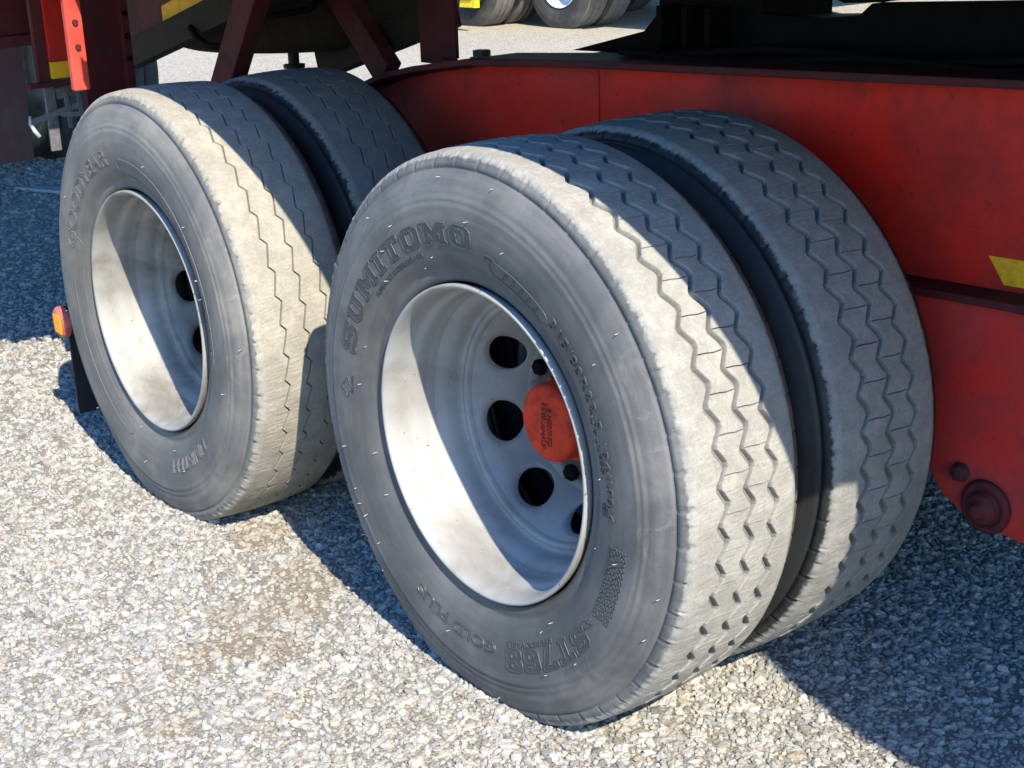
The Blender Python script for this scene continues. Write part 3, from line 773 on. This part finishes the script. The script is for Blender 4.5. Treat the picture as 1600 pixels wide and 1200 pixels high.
# chassis beams: deep web, top flange, lower ledge
TOP = [(-2.3, .80), (-1.85, .80), (-1.62, .86), (-1.45, .945), (-1.30, .995), (-1.15, 1.025), (-.93, 1.057), (-.65, 1.074), (-.385, 1.086), (.1, 1.104), (.553, 1.121), (1.6, 1.155), (3.2, 1.19)]
def beam(yw, sgn):
    mb = MB(); bot = [(3.2, .75), (.6, .748), (.3, .738), (-.6, .70), (-1.6, .66), (-2.3, .64)]
    mb.prism([(x, z-.010) for x, z in TOP]+bot, yw, yw+.012*sgn)
    o = obj('chassis_beam', mb, 'red', TR)
    mb = MB(); y0, y1 = (yw-.075*sgn, yw+.10*sgn)
    n = len(TOP)
    vs = []
    for (x, z) in TOP: vs += [(x, y0, z-.010), (x, y1, z-.010), (x, y1, z+.006), (x, y0, z+.006)]
    fs = []
    for i in range(n-1):
        for k in range(4): a, b = i*4+k, i*4+(k+1) % 4; fs.append((a, b, b+4, a+4))
    fs += [(0, 3, 2, 1), tuple((n-1)*4+k for k in range(4))]
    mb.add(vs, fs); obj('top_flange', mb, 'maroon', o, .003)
    mb = MB()
    bt = bot[::-1]
    vs = []
    for (x, z) in bt: vs += [(x, y0+.004*sgn, z-.016), (x, y1, z-.016), (x, y1, z), (x, y0+.004*sgn, z)]
    fs = []
    for i in range(len(bt)-1):
        for k in range(4): a, b = i*4+k, i*4+(k+1) % 4; fs.append((a, b, b+4, a+4))
    fs += [(0, 3, 2, 1), tuple((len(bt)-1)*4+k for k in range(4))]
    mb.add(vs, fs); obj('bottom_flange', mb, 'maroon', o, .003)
    return o
BM = beam(.78, 1); beam(1.72, -1)
for (x0, x1) in ((.512, .75), (.95, 1.2), (1.4, 1.65)):
    mb = MB(); mb.add([(x0, .7785, .805), (x1, .7785, .812), (x1+.035, .7785, .763), (x0+.035, .7785, .757)], [(0, 1, 2, 3)]); obj('reflective_tape', mb, 'yellow', BM)
for xs in (-.52, .86):
    mb = MB(); zt = np.interp(xs, [p[0] for p in TOP], [p[1] for p in TOP])
    mb.tube([(xs+.0012*math.sin(k*2.1), .7785, z) for k, z in enumerate(np.linspace(.74, zt-.02, 40))], .0035, 6); obj('weld_seam', mb, 'red', BM)
mb = MB(); xs_ = np.linspace(-1.4, 2.4, 150)
mb.tube([(x, .777, float(np.interp(x, [p[0] for p in TOP], [p[1] for p in TOP]))-.013+.001*math.sin(k*2.3)) for k, x in enumerate(xs_)], .0045, 6); obj('weld_seam', mb, 'maroon', BM)
mb = MB(); mb.cyl((-.903, .745, 1.068), (-.903, .745, 1.083), .022, 6); mb.cyl((-.903, .745, 1.06), (-.903, .745, 1.066), .03, 16); obj('bolt', mb, 'dark', BM)
# suspension hanger bracket
mb = MB(); mb.prism([(.20, .731), (.24, .62), (.36, .46), (.445, .385), (.478, .345), (.545, .310), (.66, .300), (.80, .32), (.86, .40), (.90, .731)], .735, .765)
HG = obj('hanger_bracket', mb, 'dustyred', TR, .003)
mb = MB(); mb.prism([(.20, .731), (.24, .62), (.36, .46), (.445, .385), (.478, .345), (.545, .310), (.66, .300), (.80, .32), (.86, .40), (.90, .731)], .87, .90); obj('hanger_bracket', mb, 'red', TR)
mb = MB(); c = Vector((.575, .735, .350))
mb.lathe([(.024, .0), (.050, 0), (.052, -.006), (.048, -.012), (.038, -.014), (.036, -.008), (.030, -.008), (.030, -.022), (.026, -.026), (.014, -.026), (.013, -.040), (.009, -.042), (0, -.042)], 40, c)
obj('pivot_bolt', mb, 'maroon', HG)
mb = MB(); mb.lathe([(.020, 0), (.020, -.005), (.0165, -.005), (.0165, -.016), (.013, -.019), (0, -.019)], 6, (.517, .735, .402)); obj('bolt', mb, 'maroon', HG)
# springs and cross members under the frame
for x in (0, X2):
    mb = MB()
    for k in range(7):
        L = .55-.05*k; mb.add([], [])
        pts = [(x+L*t, .82, .60-.012*k+.06*abs(t)**2) for t in np.linspace(-1, 1, 9)]
        for a, b in zip(pts[:-1], pts[1:]): mb.bar(a, b, .011, .075)
    obj('leaf_spring', mb, 'dark', TR)
for x in (-1.0, -.64, .3, 1.3, 2.4):
    mb = MB(); mb.box(x-.05, x+.05, .795, 1.705, .74, .96); obj('cross_member', mb, 'grease', TR)

# turntable support standing on the frame (black and greasy)
mb = MB(); mb.prism([(-.86, 1.062), (-.60, 1.122), (-.55, 1.168), (-.535, 1.36), (-.26, 1.36), (-.235, 1.178), (-.10, 1.172), (.03, 1.185), (.06, 1.210), (.5, 1.231), (2.4, 1.29), (2.4, 1.128), (.5, 1.095)], 1.0, 1.04)
obj('turntable_support', mb, 'grease', TR)
mb = MB(); mb.prism([(-.60, 1.00), (-.55, 1.10), (-.53, 1.30), (-.30, 1.30), (-.30, 1.00)], 1.041, 1.32); obj('turntable_support', mb, 'grease', TR)
mb = MB(); mb.box(-.84, 2.4, .885, 1.62, 1.03, 1.052); obj('frame_plate', mb, 'grease', TR)
for x in (-.48, -.40, -.33):
    mb = MB(); mb.box(x-.008, x+.008, .93, .998, 1.06, 1.19); obj('stiffener', mb, 'grease', TR)
mb = MB(); mb.bar((-.24, 1.1, 1.15), (.35, 1.25, 1.17), .10, .03, (0, 0, 1)); obj('support_arm', mb, 'dark', TR)

# deck of the front trailer (out of frame above) and what hangs from it
mb = MB(); mb.box(-6.5, -1.15, .0, 2.5, 1.44, 1.56); DK = obj('deck', mb, 'deckwood', TR)
mb = MB(); mb.box(-1.45, -1.15, -.03, .05, 1.40, 1.58); mb.box(-6.5, -1.451, -.22, .05, 1.37, 1.58); obj('side_rail', mb, 'red', DK)  # unseen rail, stepped outward at the left to throw shade on the flap
mb = MB(); mb.box(-1.27, -1.19, .88, .892, 1.030, 1.439); mb.box(-1.43, -1.271, .935, .947, 1.0, 1.439); mb.box(-1.281, -1.27, .893, .945, 1.02, 1.439)
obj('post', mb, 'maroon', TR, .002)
for a, b in (((-1.78, .47, .86), (-1.335, .47, 1.439)), ((-1.58, .93, .955), (-2.10, .93, 1.439))):
    mb = MB(); mb.bar(a, b, .088, .05); obj('brace', mb, 'maroon', TR, .003)
for a, b, w in (((-2.50, .56, .985), (-1.35, .56, 1.285), .085), ((-2.05, 1.0, .945), (-1.36, 1.0, 1.136), .085)):
    mb = MB(); mb.bar(a, b, w, .05); obj('slanted_rail', mb, 'brown', TR, .003)
mb = MB(); mb.add([(-2.30, .59, 1.085), (-1.7, .59, 1.24), (-1.7, .59, 1.30), (-2.30, .59, 1.145)], [(0, 1, 2, 3)]); obj('yellow_strip', mb, 'yellow', TR)
mb = MB(); mb.add([(-2.75, .594, .985), (-1.7, .594, 1.22), (-1.7, .594, 1.43), (-2.75, .594, 1.43)], [(0, 1, 2, 3)]); obj('dark_backing', mb, 'maroon', TR)  # added dark sheet that blacks out the gap behind the rail
mb = MB(); mb.tube([(-2.0, .53, 1.10), (-1.95, .52, 1.075), (-1.88, .52, 1.055), (-1.8, .52, 1.06)], .010, 8); obj('hose', mb, 'grease', TR)
mb = MB(); mb.cyl((-2.06, .9, .955), (-2.06, .9, 1.01), .018, 12); mb.cyl((-2.06, .9, .945), (-2.06, .9, .956), .034, 16); obj('carrier_bolt', mb, 'dark', TR)
for k, (y, z) in enumerate(((.83, 1.075), (.855, 1.085))):
    mb = MB(); mb.tube([(x, y+.006*math.sin(x*5+k), z+.045*(x+.9)/1.2+.008*math.sin(x*9+k*2)) for x in np.linspace(-.50, 1.5, 40)], .008, 8); obj('air_line', mb, 'grease', TR)
mb = MB(); mb.tube([(-2.3, .80, 1.30), (-2.0, .62, 1.17), (-1.75, .60, 1.13), (-1.55, .66, 1.16), (-1.45, .80, 1.30)], .010, 8); obj('air_line', mb, 'grease', TR)
# side post near the far outer wheel
mb = MB(); mb.box(-1.622, -1.60, -.006, .037, 1.008, 1.43)
SP = obj('side_post', mb, 'brightred', TR, .004)
for z in (1.115, 1.175):
    mb = MB(); mb.cyl((-1.602, .016, z), (-1.594, .016, z), .0075, 10); obj('bolt', mb, 'maroon', SP)
mb = MB(); mb.box(-1.92, -1.90, .150, .264, .90, 1.43); obj('post_web', mb, 'maroon', SP)
mb = MB(); mb.box(-1.905, -1.88, .2645, .288, .90, 1.43); FL = obj('post_flange', mb, 'maroon', SP, .002)
for z in (1.045, 1.105, 1.165, 1.225):
    mb = MB(); mb.cyl((-1.8799, .276, z), (-1.872, .276, z), .008, 8); obj('bolt', mb, 'grease', FL)
mb = MB(); mb.box(-1.96, -1.955, .290, .318, .90, 1.025); obj('galvanised_plate', mb, 'steel', SP)
mb = MB(); mb.box(-2.02, -2.0, .098, .150, 1.043, 1.43); obj('red_panel', mb, 'red', TR, .002)
mb = MB(); mb.box(-2.03, -2.01, .065, .0975, .98, 1.43); obj('red_panel', mb, 'maroon', TR, .002)
mb = MB(); mb.box(-2.015, -1.998, .10, .152, .998, 1.042); obj('yellow_marker', mb, 'yellow', TR)
mb = MB(); mb.box(-2.03, -1.985, .03, .165, .978, .990); obj('ledge', mb, 'maroon', TR)
# latch hardware below the ledge
mb = MB(); mb.box(-2.02, -2.01, .075, .105, .80, .976); LT = obj('latch_bracket', mb, 'steel', TR, .002)
for a, b, w in (((-2.015, .11, .955), (-2.015, .165, .965), .03), ((-2.0, .11, .90), (-1.99, .17, .895), .012), ((-2.0, .165, .96), (-1.99, .17, .86), .010), ((-2.02, .03, .885), (-2.0, .16, .92), .016), ((-2.0, .13, .96), (-2.0, .135, .86), .010)):
    mb = MB(); mb.bar(a, b, w, .01, (1, 0, 0)); obj('latch_bar', mb, 'steel', LT)
mb = MB(); mb.tube([(-2.0, .022, .905), (-1.995, .018, .885), (-1.99, .026, .865), (-1.985, .036, .848)], [.004, .005, .006, .006], 8); obj('rope', mb, 'rope', LT)
# flap at the left edge
mb = MB(); mb.prism([(-.26, .752), (.095, .752), (.100, 1.075), (-.26, 1.075)], -2.215, -2.205, 'x'); obj('flap', mb, 'flapgrey', TR)
mb = MB(); mb.box(-2.23, -2.19, -.06, .15, 1.075, 1.105); mb.box(-2.26, -2.225, -.05, .16, 1.105, 1.44); obj('flap_bar', mb, 'maroon', TR, .003)
# mudflap bar behind the farther wheel
mb = MB(); mb.cyl((-1.925, .012, .338), (-1.925, .76, .338), .043, 28); FB = obj('mudflap_bar', mb, 'maroon', TR)
mb = MB(); mb.lathe([(0, -.003), (.041, -.003), (.045, .002), (.045, .016)], 32, (-1.925, -.004, .338)); obj('end_cap', mb, 'pinkred', FB)
mb = MB(); mb.prism([(-1.950, .309), (-1.906, .307), (-1.904, .355), (-1.917, .361), (-1.952, .359)], -.0105, -.0075); obj('reflector', mb, 'orange', FB)
mb = MB(); mb.prism([(.018, .058), (.62, .058), (.62, .335), (.018, .335)], -1.932, -1.924, 'x'); obj('mudflap', mb, 'rubberflap', TR)

# ------------------------------------------------------------------ the coupled trailer above
T2 = thing('trailer', 'dark underside of the coupled trailer resting above the black turntable', 'trailer', (1.2, 1.25, 0))
EDGE = [(-1.14, -.105), (.3, -.072), (1.40, -.046), (1.56, -.030), (1.60, .11), (1.70, .095), (1.82, .055), (2.0, -.010), (2.15, -.045), (2.35, -.06), (7, -.06)]  # unseen deck edge, notched to let a sun patch onto the inner tyre
mb = MB(); mb.prism(EDGE+[(7, 2.55), (-1.14, 2.5)], 1.46, 1.50, 'z'); obj('deck', mb, 'deckwood', T2)
mb = MB(); mb.prism([(x, y-.006) for x, y in EDGE]+[(x, y-.0005) for x, y in EDGE[::-1]], 1.452, 1.51, 'z'); obj('side_rail', mb, 'red', T2)
for y in (.85, 1.6):
    mb = MB(); mb.box(-1.1, 7.0, y, y+.12, 1.30, 1.459); obj('frame_rail', mb, 'dark', T2)
mb = MB(); mb.box(-.52, .62, .72, 1.75, 1.262, 1.299); obj('coupling_plate', mb, 'grease', T2)
mb = MB(); mb.prism([(-.535, 1.262), (-.26, 1.262), (-.05, 1.203), (.045, 1.208), (.05, 1.262)], 1.05, 1.30); obj('coupling_jaw', mb, 'grease', T2)
for x in (4.6, 5.96):
    for y, fl in ((0, False), (2.5, True)):
        make_wheel(T2, (x, y, Z_AX), 'tyreC', cap=False, nuts=False, flip=fl)

# ------------------------------------------------------------------ spare wheel lying flat under the deck
SW = thing('spare_wheel', 'spare wheel lying flat in its carrier under the red trailer deck', 'spare wheel', (-2.29, 1.12, 1.0))
mb = MB(); pr = [(.28, .03), (.30, .012), (.36, .0), (.42, .0), (.455, .012), (.478, .04), (.486, .10), (.486, .16), (.478, .22), (.455, .25), (.42, .262), (.36, .262), (.30, .25), (.28, .23)]
mb.lathe(pr, 72, (-2.29, 1.12, 1.0), axis='z', closed=True); obj('tyre', mb, 'brown', SW)
mb = MB(); mb.lathe([(.29, .02), (.27, .03), (.26, .12), (.20, .13), (.15, .06), (.09, .05), (.08, .05)], 48, (-2.29, 1.12, 1.0), axis='z'); obj('rim', mb, 'dark', SW)

# ------------------------------------------------------------------ tractor wheel seen far left
TU = thing('truck', 'truck in front, its black dual wheel seen between mudflap and latch at the left edge', 'truck', (-7.0, 1.25, 0))
mb = MB(); mb.box(-12, -6.3, .8, 1.7, .75, 1.0); obj('chassis', mb, 'dark', TU)
for x in (-6.72, -8.07):
    for y, fl in ((0.0, False), (2.42, True)):
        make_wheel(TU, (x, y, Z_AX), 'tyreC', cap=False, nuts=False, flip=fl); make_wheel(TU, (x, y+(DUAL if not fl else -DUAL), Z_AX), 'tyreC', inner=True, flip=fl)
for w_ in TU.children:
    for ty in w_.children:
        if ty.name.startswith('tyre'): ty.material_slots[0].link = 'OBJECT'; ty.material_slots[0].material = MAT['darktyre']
mb = MB(); mb.add([(-5.75, 1.30, .004), (-5.42, 1.43, .004), (-5.2, 1.62, .004), (-5.5, 1.6, .004), (-5.75, 1.30, .02), (-5.42, 1.43, .02), (-5.2, 1.62, .02), (-5.5, 1.6, .02)], [(0, 1, 2, 3), (7, 6, 5, 4), (0, 4, 5, 1), (1, 5, 6, 2), (2, 6, 7, 3), (3, 7, 4, 0)])
tag(obj('board', mb, 'plank'), 'pale flat board lying on the shaded gravel at the left edge', 'board')

# ------------------------------------------------------------------ vehicles parked behind
def parked(name, label, cat, x, y, wheels, rim, extra=None):
    t = thing(name, label, cat, (x, y+1.2, 0), 'vehicles parked in the row behind')
    mb = MB(); mb.box(x-3.2, x+2.2, y+.75, y+1.7, .78, 1.05); obj('chassis', mb, 'dark', t)
    mb = MB(); mb.box(x-3.3, x+2.3, y-.02, y+2.5, 1.25, 1.42); obj('deck', mb, 'maroon', t)
    for dx in wheels:
        make_wheel(t, (x+dx, y, Z_AX), 'tyreC', cap=True, nuts=True, rim=rim); make_wheel(t, (x+dx, y+DUAL, Z_AX), 'tyreC', inner=True)
        make_wheel(t, (x+dx, y+2.45, Z_AX), 'tyreC', cap=False, nuts=False, flip=True); 
        mb = MB(); mb.cyl((x+dx, y+.3, Z_AX), (x+dx, y+2.2, Z_AX), .07, 16); obj('axle', mb, 'dark', t)
    return t
P1 = parked('parked_trailer', 'parked trailer behind with white-rimmed dual wheels and pale mudflap', 'trailer', -10.15, 8.95, (0, -1.4), 'rimW')
mb = MB(); mb.box(-9.42, -9.40, 8.9, 9.6, .38, .9); obj('mudflap', mb, 'plank', P1)
P2 = parked('parked_truck', 'parked truck behind the red post with a red and yellow rear lamp', 'truck', -12.0, 8.6, (0.75, -.65), None)
mb = MB(); mb.box(-11.20, -10.56, 8.14, 8.20, .255, .330); LP = obj('lamp', mb, 'glossyellow', P2)
mb = MB(); mb.box(-11.20, -10.62, 8.13, 8.20, .333, .42); obj('red_lens', mb, 'glossred', LP)
mb = MB(); mb.box(-11.1, -11.04, 8.16, 8.19, .42, 1.25); mb.box(-10.72, -10.66, 8.16, 8.19, .42, 1.25); obj('lamp_bracket', mb, 'steel', P2)
P3 = parked('parked_trailer', 'parked trailer farthest back with dark dual wheels beyond the white-rimmed ones', 'trailer', -10.6, 11.4, (0,), 'rimB')
P4 = parked('parked_trailer', 'parked rusty-wheeled trailer seen through the braces', 'trailer', -12.6, 7.6, (0.2,), 'rimB')
print('objects', len(bpy.data.objects), 'tris', sum(len(p.vertices)-2 for me in bpy.data.meshes for p in me.polygons) if False else '')
